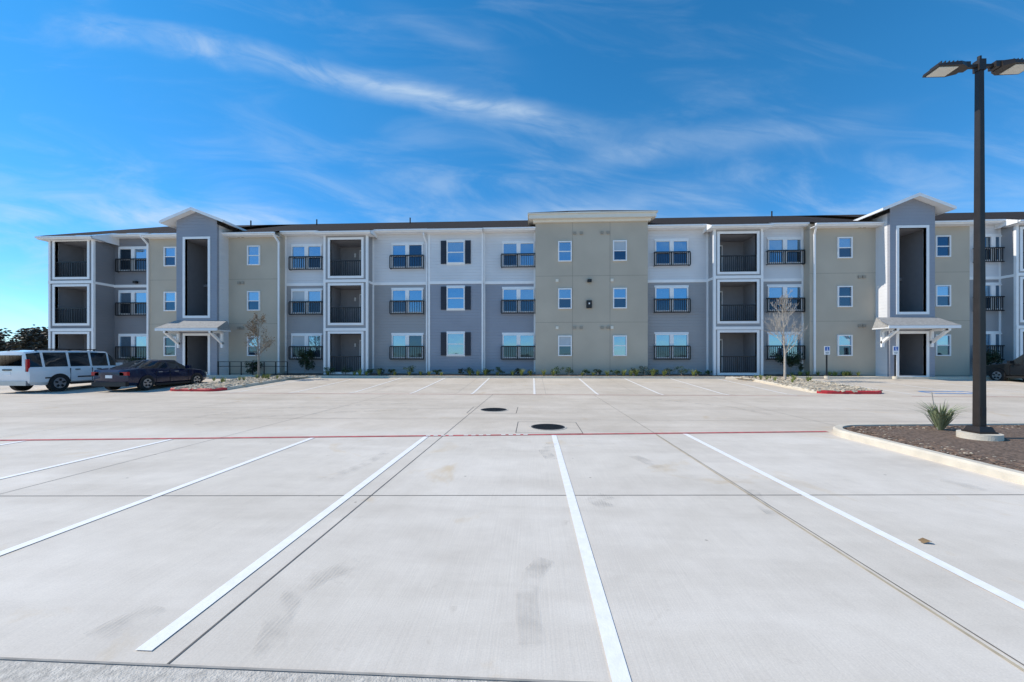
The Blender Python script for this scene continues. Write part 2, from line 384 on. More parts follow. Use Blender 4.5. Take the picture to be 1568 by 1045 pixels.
def bay(x0,x1,Yf,cw=.42,wm='mid',doorside=1):
    ops=[(.62,3.15),(3.86,6.33),(6.96,9.35)]
    ox0,ox1=x0+cw,x1-cw; top=rz(Yf)-.1
    Yb=Yf+1.9
    hollow(x0,x1,Yf,Yb,ox0,ox1,ops,top,wm)
    for (z0,z1) in ops:
        rail(ox0,ox1,Yf+.08,z0+.02,z0+1.05)
        xd=ox1-.45 if doorside>0 else ox0+.55
        box(B,'balcony_door_trim','white',xd-.5,xd+.5,Yb-.05,Yb-.001,z0+.02,z0+2.2)
        box(B,'balcony_door','door',xd-.42,xd+.42,Yb-.07,Yb-.051,z0+.03,z0+2.1)
        box(B,'balcony_door_glass','gl_a',xd-.3,xd+.3,Yb-.085,Yb-.071,z0+.25,z0+1.95)
        box(B,'balcony_light','white',xd-.85,xd-.75,Yb-.1,Yb-.001,z0+1.7,z0+1.95)
    for z in (3.4,6.6): box(B,'band','white',x0-.02,x1+.02,Yf-.05,Yf-.036,z-.07,z+.12)
    for xx in (x0,x1-.12): 
        box(B,'corner_board','white',xx,xx+.12,Yf-.034,Yf-.001,ZB,top)
    box(B,'corner_board','white',x0-.025,x0-.001,Yf-.03,Yf+.1,ZB,top); box(B,'corner_board','white',x1+.001,x1+.025,Yf-.03,Yf+.1,ZB,top)
    box(B,'band','white',x0-.03,x0-.001,Yf+.1,YM,6.5,6.66); box(B,'band','white',x1+.001,x1+.03,Yf+.1,YM,6.5,6.66)
    eave(x0,x1,Yf,.42,.35,.35)
def canopy(x0,x1):
    yf=23.75; yw=YT-.002
    poly(B,'canopy_roof','canopy',(x0,yf,3.42),(x1,yf,3.42),(x1-.25,yw,3.98),(x0+.25,yw,3.98))
    box(B,'canopy_fascia','white',x0,x1,yf,yf+.05,3.25,3.41)
    box(B,'canopy_soffit','white',x0+.002,x1-.002,yf+.052,yw,3.26,3.31)
    for x,xi in ((x0,x0+.25),(x1,x1-.25)):
        poly(B,'canopy_end','canopy',(x,yf+.05,3.25),(x,yw,3.25),(xi,yw,3.97),(x,yf+.05,3.41))
    for x in (x0+.55,x1-.55):
        beam(B,'canopy_bracket','white',(x,yf+.1,3.2),(x,yw-.03,2.45),.14)
        box(B,'canopy_bracket','white',x-.07,x+.07,yw-.12,yw,2.2,3.2); box(B,'canopy_bracket','white',x-.07,x+.07,yf+.06,yw-.13,3.13,3.24)
M['canopy']=mat('canopy_shingle',(.34,.325,.305),.8,.2,9)
def tower(x0,x1,cx0,cx1):
    cx=(x0+x1)/2; top=10.25
    ow=.78
    ops=[(.5,3.0),(4.3,9.3)]
    hollow(x0,x1,YT,28.6,cx-ow,cx+ow,ops,top,'blue','light')
    box(B,'stair_landing','inside',x0+.21,x1-.21,26.8,28.6,6.5,6.7)
    rail(cx-ow,cx+ow,26.75,6.75,7.75); rail(cx-ow,cx+ow,26.75,4.4,5.1)
    box(B,'breezeway_door','door',cx-.1,cx+.72,28.5,28.6,.5,2.7)
    ov=.72; yf=YT-.45; pk=11.2; ez=10.38
    sl=(pk-ez)/((x1-x0)/2+ov)
    zw=pk-sl*((x1-x0)/2)
    a=A(B,'gable_wall','blue'); n=len(a.v)
    a.v+=[(x0,YT,top),(x1,YT,top),(x1,YT,zw-.14),(cx,YT,pk-.14),(x0,YT,zw-.14)]; a.f.append((n,n+1,n+2,n+3,n+4))
    for s in (-1,1):
        xe=cx+s*((x1-x0)/2+ov)
        yb=31.0
        poly(B,'gable_roof','roof',(xe,yf,ez+.02),(cx,yf,pk+.02),(cx,yb,pk+.02),(xe,yb,ez+.02))
        poly(B,'gable_soffit','white',(xe,yf+.03,ez-.12),(cx,yf+.03,pk-.12),(cx,yb,pk-.12),(xe,yb,ez-.12))
        poly(B,'rake_board','white',(xe,yf,ez-.16),(cx,yf,pk-.16),(cx,yf,pk+.03),(xe,yf,ez+.03))
        box(B,'gable_gutter','white',xe-.05,xe+.05,yf+.002,yb,ez-.14,ez+.0)
    canopy(cx0,cx1)
X=lambda u,Y=YM: FX(u,Y)
LE=X(75,25.16)
x0,x1=LE,X(143,25.16)
bay(x0,x1,25.16,.42,'dark',1)
g1=x1; g2=X(228,YB)
wall_grey(g1,g2,YM,'dark','dark',(0,0)); eave(g1+.35,g2,YM); french(X(205),YM)
tl0,tl1=X(270,YT),X(332,YT)
wall_beige(g2,tl0,YB); eave(g2,tl0-.1,YB); single(X(261.5,YB),YB)
tower(tl0,tl1,X(240,23.9),X(335,23.9))
g3=X(428,YB)
wall_beige(tl1,g3,YB); eave(tl1,g3,YB); single(X(389,YB),YB); vents((X(366,YB),X(372,YB)),YB)
downspout(g2-.02,YB); downspout(g3-.02,YB)
b0,b1=X(496,YBY),X(563,YBY)
wall_grey(g3,b0,YM); eave(g3,b0-.35,YM); french(X(470),YM)
bay(b0,b1,YBY)
g4=X(656,26.3)
wall_grey(b1,g4,YM); eave(b1+.35,g4,YM); french(X(624),YM)
g5=X(740,26.3)
wall_grey(g4,g5,26.3,'blue','light'); eave(g4,g5,26.3)
xc=X(698,26.3)
for zc in FL:
    z0,z1=zc-.58,zc+.90
    dh(xc,z0,z1,1.2,26.3)
    box(B,'window_trim','white',xc-.62,xc+.62,26.25,26.2995,z1,z1+.1); box(B,'window_trim','white',xc-.62,xc+.62,26.25,26.2995,z0-.08,z0)
    for s in (-1,1):
        box(B,'shutter','shutter',xc+s*.64,xc+s*1.0,26.24,26.298,z0-.02,z1+.04)
        for k in range(9): box(B,'shutter_louvre','shutter',xc+s*.68,xc+s*.96,26.225,26.24,z0+.06+k*.155,z0+.14+k*.155)
downspout(g4-.15,YM)
g6=X(820,YB)
wall_grey(g5,g6,YM,'blue'); eave(g5,g6,YM); french(X(794),YM)
g7=X(992,YB)
wall_beige(g6,g7,YB,10.42)
for xx in ((g6*2+g7)/3,(g6+2*g7)/3): box(B,'control_joint','joint_b',xx-.012,xx+.012,YB-.0045,YB-.001,.5,10.3)
single(X(865,YB),YB); single(X(949,YB),YB)
vents((X(880,YB),X(890,YB),X(922,YB),X(931,YB)),YB,(3.5,9.6)); vents((X(853,YB),X(937,YB)),YB,(3.5,6.55),'cream')
box(B,'cornice','cream',g6-.42,g7+.42,YB-.42,YB+8,10.46,10.72); box(B,'cornice_lower','cream',g6-.16,g7+.16,YB-.16,YB+8,10.3,10.455)
box(B,'cornice_cap','cream',g6-.5,g7+.5,YB-.5,YB+8,10.725,10.80)
poly(B,'block_roof','roof',(g6-.5,YB-.5,10.81),(g7+.5,YB-.5,10.81),(g7-2.5,YB+3.4,12.3),(g6+2.5,YB+3.4,12.3))
poly(B,'block_roof','roof',(g6-.5,YB-.5,10.81),(g6+2.5,YB+3.4,12.3),(g6-.5,YB+8,10.81)); poly(B,'block_roof','roof',(g7+.5,YB-.5,10.81),(g7-2.5,YB+3.4,12.3),(g7+.5,YB+8,10.81))
xx=X(902,YB)
box(B,'wall_lamp','black',xx-.12,xx+.14,YB-.22,YB-.001,6.42,6.6); box(B,'utility_box','black',xx-.17,xx+.17,YB-.12,YB-.001,4.75,5.25); box(B,'utility_label','white',xx-.04,xx+.04,YB-.125,YB-.121,5.0,5.1)
b2,b3=X(1093,YBY),X(1168,YBY)
wall_grey(g7,b2,YM); eave(g7,b2-.35,YM); french(X(1028),YM)
bay(b2,b3,YBY,.36,'mid',-1)
g8=X(1240,YB)
wall_grey(b3,g8,YM); eave(b3+.35,g8,YM); french(X(1201),YM)
tr0,tr1=X(1363,YT),X(1432,YT)
wall_beige(g8,tr0,YB); eave(g8,tr0,YB); single(X(1293,YB),YB); vents((X(1316,YB),X(1323,YB)),YB); downspout(g8+.25,YB)
tower(tr0,tr1,X(1358,23.9),X(1468,23.9))
g9=X(1485,YB)
wall_beige(tr1,g9,YB); eave(tr1,g9,YB); single(X(1443,YB),YB)
b4=X(1556,YBY)
wall_grey(g9,b4,YM); eave(g9,b4-.35,YM); french(X(1519),YM)
bay(b4,b4+3,YBY,.36,'mid',-1)
wall_grey(b4+3,b4+16,YM); eave(b4+3.35,b4+16,YM); french(b4+5,YM); french(b4+11,YM)
RE=b4+16
box(B,'wall_lamp','black',X(1545),X(1545)+.3,YM-.2,YM-.001,6.75,6.95); box(B,'wall_lamp','black',X(207),X(207)+.22,YM-.2,YM-.001,6.75,6.9)
poly(B,'roof_back','roof',(LE,34,rz(34)),(RE,34,rz(34)),(RE,42.4,10.1),(LE,42.4,10.1))
for u in (384,485,628,1182):
    x=X(u,32); cyl(B,'roof_vent','roof',(x,32,rz(32)-.1),(x,32,rz(32)+.48),.05,seg=8)
flush()

# =============== HANDRAIL / SIGNS
M['bronze']=mat('dark_bronze_metal',(.035,.028,.024),.45,.15,5,.0,10,.3)
h=empty('handrail')
hx0,hx1=X(302,24.2),X(430,24.3)
for z in (1.0,1.3): beam(h,'rail','black',(hx0,24.95,z),(hx1,24.95,z),.035)
for i in range(8):
    x=hx0+(hx1-hx0)*i/7; beam(h,'post','black',(x,24.95,.42),(x,24.95,1.3),.045)
flush()
M['signblue']=mat('sign_blue',(.03,.12,.45),.5,.03)
def sign(u,y):
    x=X(u,y); e=empty('accessible_parking_sign')
    beam(e,'post','black',(x,y,.4),(x,y,2.2),.06); cyl(e,'footing','kerb',(x,y,.35),(x,y,.5),.13)
    box(e,'panel','white',x-.16,x+.16,y-.045,y-.032,1.75,2.25)
    box(e,'panel_blue','signblue',x-.12,x+.12,y-.05,y-.046,1.98,2.2)
    box(e,'symbol','white',x-.02,x+.01,y-.055,y-.051,2.04,2.13); box(e,'symbol','white',x-.02,x+.06,y-.0555,y-.051,2.0,2.035)
    cyl(e,'symbol_head','white',(x,y-.055,2.16),(x,y-.051,2.16),.02,seg=10)
    box(e,'lettering','black',x-.1,x+.1,y-.05,y-.046,1.88,1.90); box(e,'lettering','black',x-.08,x+.08,y-.05,y-.046,1.82,1.84)
    flush()
sign(1266,24.3); sign(1371,24.1)

# =============== STREET LAMP
e=empty('street_lamp'); px,py=8.265,7.8
M['lens']=mat('lamp_lens',(.75,.74,.66),.3,.03)
cyl(e,'concrete_base','kerb',(px,py,.05),(px,py,.24),.29,seg=40)
box(e,'base_plate','bronze',px-.16,px+.16,py-.16,py+.16,.245,.27)
a=A(e,'base_cover','bronze'); n=len(a.v)
for z,w in ((.272,.14),(.36,.11)): a.v+=[(px-w,py-w,z),(px+w,py-w,z),(px+w,py+w,z),(px-w,py+w,z)]
a.f+=[(n+i,n+(i+1)%4,n+4+(i+1)%4,n+4+i) for i in range(4)]+[(n+4,n+5,n+6,n+7)]
a=A(e,'pole','bronze'); n=len(a.v)
for z,w in ((.27,.068),(7.02,.047)):
    c=.014
    for q in ((-w+c,-w),(w-c,-w),(w,-w+c),(w,w-c),(w-c,w),(-w+c,w),(-w,w-c),(-w,-w+c)): a.v.append((px+q[0],py+q[1],z))
a.f+=[(n+i,n+(i+1)%8,n+8+(i+1)%8,n+8+i) for i in range(8)]+[tuple(range(n+8,n+16))]
box(e,'hand_hole_cover','black',px-.04,px+.04,py-.08,py-.066,.55,.72)
box(e,'tenon','bronze',px-.06,px+.06,py-.06,py+.06,6.92,7.12); cyl(e,'photocell','black',(px,py,7.12),(px,py,7.2),.03,seg=10)
for s in (-1,1):
    box(e,'arm','bronze',px+s*.061,px+s*.30,py-.03,py+.03,6.99,7.04)
    box(e,'arm_knuckle','bronze',px+s*.22,px+s*.34,py-.07,py+.07,6.96,7.07)
    a=A(e,'lamp_head','bronze'); n=len(a.v)
    xi,xo=px+s*.31,px+s*.86
    a.v+=[(xi,py-.10,6.95),(xi,py+.10,6.95),(xo,py+.16,6.95),(xo,py-.16,6.95),(xi,py-.08,7.06),(xi,py+.08,7.06),(xo,py+.14,6.99),(xo,py-.14,6.99)]
    a.v+=[(px+s*.45,py-.17,6.95),(px+s*.45,py+.17,6.95),(px+s*.45,py-.14,7.04),(px+s*.45,py+.14,7.04)]
    a.f+=[(n,n+1,n+9,n+8),(n+8,n+9,n+2,n+3),(n+4,n+5,n+11,n+10),(n+10,n+11,n+6,n+7),(n,n+8,n+10,n+4),(n+8,n+3,n+7,n+10),(n+1,n+9,n+11,n+5),(n+9,n+2,n+6,n+11),(n,n+1,n+5,n+4),(n+3,n+2,n+6,n+7)]
    box(e,'lens','lens',px+s*.49,px+s*.82,py-.125,py+.125,6.935,6.948)
    for k in range(5): box(e,'heat_fins','bronze',px+s*(.48+k*.07),px+s*(.49+k*.07),py-.11,py+.11,7.0,7.07)
flush()

# =============== VEHICLES
def car(name,L,W,stations,paint,wheels,wr,loc,rotz,extras=None,zb_=.22):
    e=empty(name)
    V=[]; Fc=[]; mi=[]
    mats=[paint,M['carglass'],M['black']]
    for (x,zb,belt,roof,w,wrf) in stations:
        cab=roof>belt+.1
        row=[(0,zb),(w*.86,zb),(w*.985,zb+.14),(w,zb+(belt-zb)*.55),(w*.965,belt-.02)]
        if cab: row+=[(w*.93,belt+.03),(wrf,roof-.09),(wrf*.88,roof-.015),(0,roof+.015)]
        else: row+=[(w*.93,belt+.005),(w*.80,belt+.03),(w*.5,roof+.01),(0,roof+.02)]
        V+=[(x,-y,z) for (y,z) in row]+[(x,y,z) for (y,z) in row[-2:0:-1]]
    R=16
    kinds=extras['kinds']
    for i in range(len(stations)-1):
        for k in range(R):
            a=i*R+k;b_=i*R+(k+1)%R;c=(i+1)*R+(k+1)%R;d=(i+1)*R+k
            Fc.append((a,d,c,b_)); kd=kinds[i]; kk=k if k<8 else 15-k
            m_=0
            if kd=='g' and kk==5: m_=1
            if kd=='w' and kk in(5,6,7): m_=1
            if kk==0: m_=2
            mi.append(m_)
    Fc.append(tuple(range(0,R))); mi.append(0)
    Fc.append(tuple(range((len(stations)-1)*R+R-1,(len(stations)-1)*R-1,-1))); mi.append(0)
    me=bpy.data.meshes.new('body'); me.from_pydata(V,[],Fc); me.update()
    for m_ in mats: me.materials.append(m_)
    for p_,m_ in zip(me.polygons,mi): p_.material_index=m_
    for p_ in me.polygons: p_.use_smooth=True
    bm=bmesh.new(); bm.from_mesh(me); bmesh.ops.recalc_face_normals(bm,faces=bm.faces); bm.to_mesh(me); bm.free()
    o=bpy.data.objects.new('body',me); S.collection.objects.link(o); o.parent=e
    md=o.modifiers.new('es','EDGE_SPLIT'); md.split_angle=math.radians(32)
    w=W/2
    for wx in wheels:
        for s in (-1,1):
            cyl(e,'tyre','tyre',(wx,s*(w-.22),wr),(wx,s*(w+.012),wr),wr,seg=28)
            cyl(e,'rim','rim',(wx,s*(w+.0),wr),(wx,s*(w+.02),wr),wr*.64,seg=24)
            for k in range(5):
                an=k*2*math.pi/5+.3
                beam(e,'spoke_gap','black',(wx+math.cos(an)*wr*.25,s*(w+.021),wr+math.sin(an)*wr*.25),(wx+math.cos(an)*wr*.52,s*(w+.021),wr+math.sin(an)*wr*.52),.07)
            a=A(e,'wheel_arch','black'); n0=len(a.v); Ra=wr+.05
            pts=[(wx+Ra*math.cos(t_*math.pi/12),s*(w+.006),wr+Ra*math.sin(t_*math.pi/12)) for t_ in range(0,13)]
            pts=[(wx+Ra,s*(w+.006),zb_)]+pts+[(wx-Ra,s*(w+.006),zb_)]
            a.v+=pts; a.f.append(tuple(range(n0,n0+len(pts))))
    for sx in extras['seams']:
        for s in (-1,1): box(e,'door_seam','black',sx-.008,sx+.008,s*(w-.03),s*(w+.003),zb_+.12,extras['belt']-.05)
    for s in (-1,1):
        for hx in extras['handles']: box(e,'door_handle',extras.get('trim','black'),hx-.09,hx+.09,s*(w-.02),s*(w+.025),extras['belt']-.13,extras['belt']-.09)
        mx=extras['mirror']; box(e,'mirror',paint,mx-.07,mx+.08,s*(w-.02),s*(w+.2),extras['belt']+.02,extras['belt']+.18)
        r=extras['rear']; box(e,'tail_light','tail',r[0]-.01,r[0]+r[4],s*r[1],s*r[2],r[3],r[5])
        f=extras['front']; box(e,'head_light','lens',f[0]-.25,f[0]+.01,s*f[1],s*f[2],f[3],f[3]+.15)
        box(e,'sill','black',wheels[0]+wr+.08,wheels[1]-wr-.08,s*(w-.05),s*(w+.004),zb_-.02,zb_+.08)
    rx=-L/2
    box(e,'number_plate','white',rx-.02,rx+.03,-.16,.16,extras['plate'],extras['plate']+.13)
    box(e,'rear_bumper',extras.get('bump','black'),rx-.03,rx+.12,-w*.9,w*.9,zb_+.02,zb_+.22)
    box(e,'front_grille','black',L/2-.05,L/2+.02,-w*.6,w*.6,zb_+.25,zb_+.45)
    for fn in extras.get('more',[]): fn(e,w)
    flush()
    e.location=loc; e.rotation_euler=(0,0,rotz)
    return e
M['tyre']=mat('tyre_rubber',(.02,.02,.02),.9); M['rim']=mat('alloy_rim',(.45,.45,.46),.35,.05,5,0,5,.7)
M['tail']=mat('tail_light_red',(.45,.01,.015),.2,.05)
def paint(name,c,metal=.3,coat=.8):
    m=mat(name,c,.22,.03,2,0,5,metal); m.node_tree.nodes['Principled BSDF'].inputs['Coat Weight'].default_value=coat; return m
navy=paint('navy_car_paint',(.006,.011,.045),.2,.5); wht=paint('white_car_paint',(.84,.83,.82),0.); blk=paint('black_car_paint',(.015,.016,.018))
sed=[(-2.33,.42,.86,.87,.72,.5),(-2.25,.28,.98,.99,.84,.6),(-1.85,.24,1.03,1.05,.90,.6),(-1.62,.22,1.04,1.08,.91,.6),(-.85,.22,1.0,1.40,.92,.62),(-.25,.22,.97,1.45,.92,.64),(-.17,.22,.97,1.455,.92,.64),(.35,.22,.95,1.44,.92,.64),(.42,.22,.95,1.435,.92,.64),(1.15,.22,.94,1.0,.92,.62),(1.75,.24,.88,.90,.90,.6),(2.15,.28,.76,.78,.84,.55),(2.33,.38,.62,.63,.70,.5)]
kin=['b','b','b','w','g','b','g','b','w','b','b','b']
car('sedan_car',4.66,1.84,sed,navy,(-1.42,1.4),.335,(-19.35,19.6,.03),math.radians(90),
 dict(kinds=kin,seams=(-.95,-.2,.9),belt=.97,handles=(-.75,.15),mirror=.75,rear=(-2.32,.5,.86,.74,.12,.9),front=(2.2,.5,.82,.58),plate=.62,trim='rim'))
sv=[(-2.80,.45,1.08,1.72,.90,.72),(-2.74,.35,1.12,1.84,.97,.76),(-2.25,.32,1.12,1.90,1.0,.78),(-2.15,.32,1.12,1.90,1.0,.78),(-1.25,.32,1.12,1.91,1.0,.79),(-1.15,.32,1.12,1.91,1.0,.79),(-.3,.32,1.12,1.92,1.0,.79),(-.2,.32,1.12,1.92,1.0,.79),(.55,.32,1.12,1.90,1.0,.79),(.64,.32,1.12,1.88,1.0,.78),(1.35,.32,1.14,1.18,1.0,.7),(2.1,.34,1.10,1.12,.99,.7),(2.65,.36,1.02,1.03,.95,.65),(2.82,.42,.90,.91,.86,.6)]
kv=['b','g','b','g','b','g','b','g','b','w','b','b','b']
def suvmore(e,w):
    box(e,'rear_window','carglass',-2.80,-2.76,-.68,.68,1.2,1.68)
    for s in (-1,1): 
        beam(e,'roof_rack','black',(-2.4,s*.66,1.97),(.2,s*.66,1.98),.04)
        for xx in (-2.3,-1,.1): box(e,'rack_foot','black',xx-.04,xx+.04,s*.64,s*.68,1.88,1.96)
        box(e,'side_moulding','black',-2.2,-1.9,s*(w-.01),s*(w+.012),.62,.68)
        box(e,'side_moulding','black',-.9,1.2,s*(w-.01),s*(w+.012),.62,.68)
    box(e,'hatch_handle','black',-2.84,-2.79,-.2,.2,1.0,1.06)
car('suv_car',5.6,2.0,sv,wht,(-1.65,1.75),.39,(-23.1,19.2,.02),math.radians(90),
 dict(kinds=kv,seams=(-1.2,-.25,1.0),belt=1.12,handles=(-.9,.05),mirror=.95,rear=(-2.79,.84,.93,.95,.08,1.5),front=(2.78,.55,.86,.78),plate=.8,bump='rim',more=[suvmore]),zb_=.32)
sv2=[(-2.35,.40,1.0,1.5,.82,.6),(-2.28,.3,1.05,1.64,.92,.66),(-1.7,.28,1.05,1.70,.94,.68),(-1.6,.28,1.05,1.70,.94,.68),(-.65,.28,1.03,1.72,.95,.69),(-.55,.28,1.03,1.72,.95,.69),(.3,.28,1.02,1.70,.95,.69),(.38,.28,1.02,1.69,.95,.69),(1.0,.28,1.04,1.08,.94,.65),(1.7,.3,1.0,1.02,.93,.62),(2.2,.33,.88,.9,.86,.58),(2.36,.4,.72,.73,.72,.5)]
k2=['b','g','b','g','b','g','b','w','b','b','b']
car('suv_car',4.7,1.9,sv2,blk,(-1.4,1.42),.36,(27.35,22.6,.2),math.radians(90),
 dict(kinds=k2,seams=(-1.1,-.1,.85),belt=1.03,handles=(-.8,.1),mirror=.7,rear=(-2.34,.6,.88,.9,.1,1.1),front=(2.25,.5,.84,.68),plate=.7),zb_=.28)

# =============== VEGETATION
M['bark']=mat('bark_grey',(.30,.26,.22),.9,.2,10,.5,20); M['bark2']=mat('bark_pale',(.46,.41,.35),.9,.2,10,.5,20)
def leafmat(name,c,var=.4):
    return mat(name,c,.7,var,2.5)
M['leafbrown']=leafmat('brown_leaves',(.24,.15,.07)); M['leafg']=leafmat('shrub_leaves',(.06,.10,.03)); M['leafd']=leafmat('dark_shrub_leaves',(.022,.045,.018))
M['grassb']=leafmat('ornamental_grass',(.22,.25,.06)); M['yucca']=leafmat('yucca_leaves',(.24,.27,.14),.3); M['twig']=leafmat('distant_twigs',(.12,.088,.06),.5)
def tree(name,x,y,H,bark,spread,leaves,seed,levels=5):
    rnd=random.Random(seed); e=empty(name); z0=gz(y)+.1
    tips=[]
    def grow(p,d,l,r,lev):
        q=p+d*l
        mid=p+d*l*.5+Vector((rnd.uniform(-1,1),rnd.uniform(-1,1),rnd.uniform(-1,1)))*l*.05
        sg=8 if lev<2 else 4
        cyl(e,'branches',bark,p,mid,r,r*.85,sg); cyl(e,'branches',bark,mid,q,r*.85,r*.7,sg)
        tips.append((mid,lev)); tips.append((q,lev))
        if lev>=levels: return
        nb=rnd.choice((2,3,3))
        for i in range(nb):
            ax=Vector((rnd.uniform(-1,1),rnd.uniform(-1,1),rnd.uniform(-.2,.3))).normalized()
            nd=(d+ax*spread*rnd.uniform(.6,1.2)+Vector((0,0,.18))).normalized()
            grow(q if i<2 else mid,nd,l*rnd.uniform(.6,.85),max(.006,r*rnd.uniform(.5,.68)),lev+1)
    base=Vector((x,y,z0)); th=H*.28
    cyl(e,'trunk',bark,base,base+Vector((0,0,th)),.07,.055,10)
    p=base+Vector((0,0,th)); n=9
    for i in range(n):
        f=i/(n-1); q=p+Vector((rnd.uniform(-.05,.05),rnd.uniform(-.05,.05),(H-th)/n*.9))
        cyl(e,'trunk',bark,p,q,.052*(1-f*.8),.052*(1-(f+.1)*.8)+.002,8)
        for k in range(3):
            an=rnd.random()*6.28; d=Vector((math.cos(an)*spread,math.sin(an)*spread,.75)).normalized()
            grow(p.lerp(q,rnd.random()),d,(H*.16)*(1-f*.55),.02*(1-f*.5),2)
        p=q
    if leaves:
        a=A(e,'leaves',leaves[0])
        for _ in range(leaves[1]):
            t,l=rnd.choice(tips); c=t+Vector((rnd.gauss(0,.06),rnd.gauss(0,.06),rnd.gauss(0,.06))); s=rnd.uniform(.025,.05)
            R=Matrix.Rotation(rnd.random()*6.3,3,'Z')@Matrix.Rotation(rnd.random()*3,3,'X'); k=len(a.v)
            for q in ((-1,0,0),(0,-.5,0),(1,0,0),(0,.5,0)): a.v.append(tuple(c+R@(Vector(q)*s)))
            a.f.append((k,k+1,k+2,k+3))
    flush()
tree('young_tree',X(396,23.2),23.2,3.75,'bark',.62,('leafbrown',1700),3,4)
tree('bare_tree',X(1202,23.2),23.2,4.6,'bark2',.6,('leafbrown',60),11,5)
def leafclump(e,name,m,c,r,n,s,seed):
    rnd=random.Random(seed); a=A(e,name,m)
    subs=[(Vector((rnd.gauss(0,.45)*r[0],rnd.gauss(0,.45)*r[1],rnd.uniform(-.5,.9)*r[2]*.8)),rnd.uniform(.3,.55)) for _ in range(12)]
    for _ in range(n):
        sc,sr=rnd.choice(subs); d=Vector((rnd.gauss(0,1),rnd.gauss(0,1),rnd.gauss(0,1))).normalized()*(rnd.random()**.4)*sr
        p=Vector(c)+sc+Vector((d.x*r[0],d.y*r[1],d.z*r[2]))
        R=Matrix.Rotation(rnd.random()*6.3,3,'Z')@Matrix.Rotation(rnd.random()*3,3,'X'); k=len(a.v); ss=s*rnd.uniform(.6,1.3)
        for q in ((-1,0,0),(0,-.5,0),(1,0,0),(0,.5,0)): a.v.append(tuple(p+R@(Vector(q)*ss)))
        a.f.append((k,k+1,k+2,k+3))
def shrub(x,y,z,r,m,n,seed,name='shrub',s=.05):
    e=empty(name); cyl(e,'stem','bark',(x,y,z-.1),(x,y,z+r[2]),.03,.02,6); leafclump(e,'foliage',m,(x,y,z+r[2]),r,n,s,seed); flush()
shrub(X(466,25.7),25.75,.45,(.55,.45,.85),'leafd',2600,1)
shrub(X(1212,25.7),25.75,.45,(.5,.45,.8),'leafd',2400,2)
shrub(X(1514,25.8),25.9,.45,(.6,.4,.8),'leafd',2400,4); shrub(X(383,24.9),25.2,.45,(.4,.4,.45),'leafd',1200,5)
shrub(X(205,25.8),25.9,.45,(.6,.4,.6),'leafd',1500,6)
rnd=random.Random(5)
i=0
x=-13.2
while x<11.4:
    if rnd.random()<.85:
        r=rnd.uniform(.2,.38); shrub(x,25.4+rnd.uniform(-.2,.15),.45,(r,r,r*.8),rnd.choice(['leafg','leafd','leafg']),460,100+i,'low_shrub',.035)
    i+=1; x+=rnd.uniform(.6,1.2)
def tuft(a,x,y,z,n,h,w,rnd,lean=.5):
    for _ in range(n):
        an=rnd.random()*6.28; l=rnd.uniform(.1,1)*lean; hh=h*rnd.uniform(.6,1); d=Vector((math.cos(an),math.sin(an),0)); s=Vector((-d.y,d.x,0))*w
        p0=Vector((x,y,z))+d*.03; p1=p0+d*hh*l*.4+Vector((0,0,hh*.6)); p2=p0+d*hh*l+Vector((0,0,hh*(1-.25*l))); k=len(a.v)
        a.v+=[tuple(p0-s),tuple(p0+s),tuple(p1+s*.8),tuple(p1-s*.8),tuple(p2)]; a.f+=[(k,k+1,k+2,k+3),(k+3,k+2,k+4)]
og=empty('ornamental_grass'); a=A(og,'blades','grassb')
x=-13.2
while x<11.3:
    tuft(a,x,25.02+rnd.uniform(-.1,.1),.42,46,rnd.uniform(.28,.6),.014,rnd,.9); x+=rnd.uniform(.35,1.0) if rnd.random()<.85 else 1.8
for _ in range(40):
    tuft(a,rnd.uniform(-33,-24.5),rnd.uniform(25.6,25.95),.45,30,.4,.012,rnd,.9)
for _ in range(16): tuft(a,rnd.uniform(15.8,20),rnd.uniform(25.4,25.8),.44,30,.4,.012,rnd,.9)
for _ in range(14): tuft(a,rnd.uniform(-17,-14.8),rnd.uniform(19,24.3),.35,25,.3,.01,rnd,.9)
for _ in range(14): tuft(a,rnd.uniform(12.8,15.2),rnd.uniform(20,24.3),.35,25,.3,.01,rnd,.9)
flush()
yu=empty('yucca_plant'); a=A(yu,'blades','yucca'); yx,yy=8.5,8.75
tuft(a,yx,yy,.1,130,.72,.012,rnd,1.0)
beam(yu,'flower_stalk','bark2',(yx-.05,yy,.1),(yx-.17,yy,.9),.012)
flush()
tb=empty('distant_treeline'); rt=random.Random(9)
for k in range(60):
    X0=-240+k*2.7+rt.uniform(-1,1); Y0=84+rt.uniform(-5,8); hh=rt.uniform(5.2,7.0)
    cyl(tb,'trunks','bark',(X0,Y0,.2),(X0,Y0,hh),.16,.05,5)
    leafclump(tb,'crowns','twig',(X0,Y0,hh*.7+.4),(3.2,2.6,hh*.55),620,.42,k+50)
for k in range(90):
    leafclump(tb,'undergrowth','twig',(-240+k*1.8,82,2.0),(2.8,1.5,3.0),300,.6,k+500)
flush()
lf=empty('fallen_leaf'); lx,ly=P(1418,832)
poly(lf,'blade','leafbrown',(lx-.04,ly-.02,.006),(lx+.02,ly-.03,.03),(lx+.05,ly-.005,.012),(lx+.0,ly+.03,.035),(lx-.05,ly+.02,.02)) 
flush()
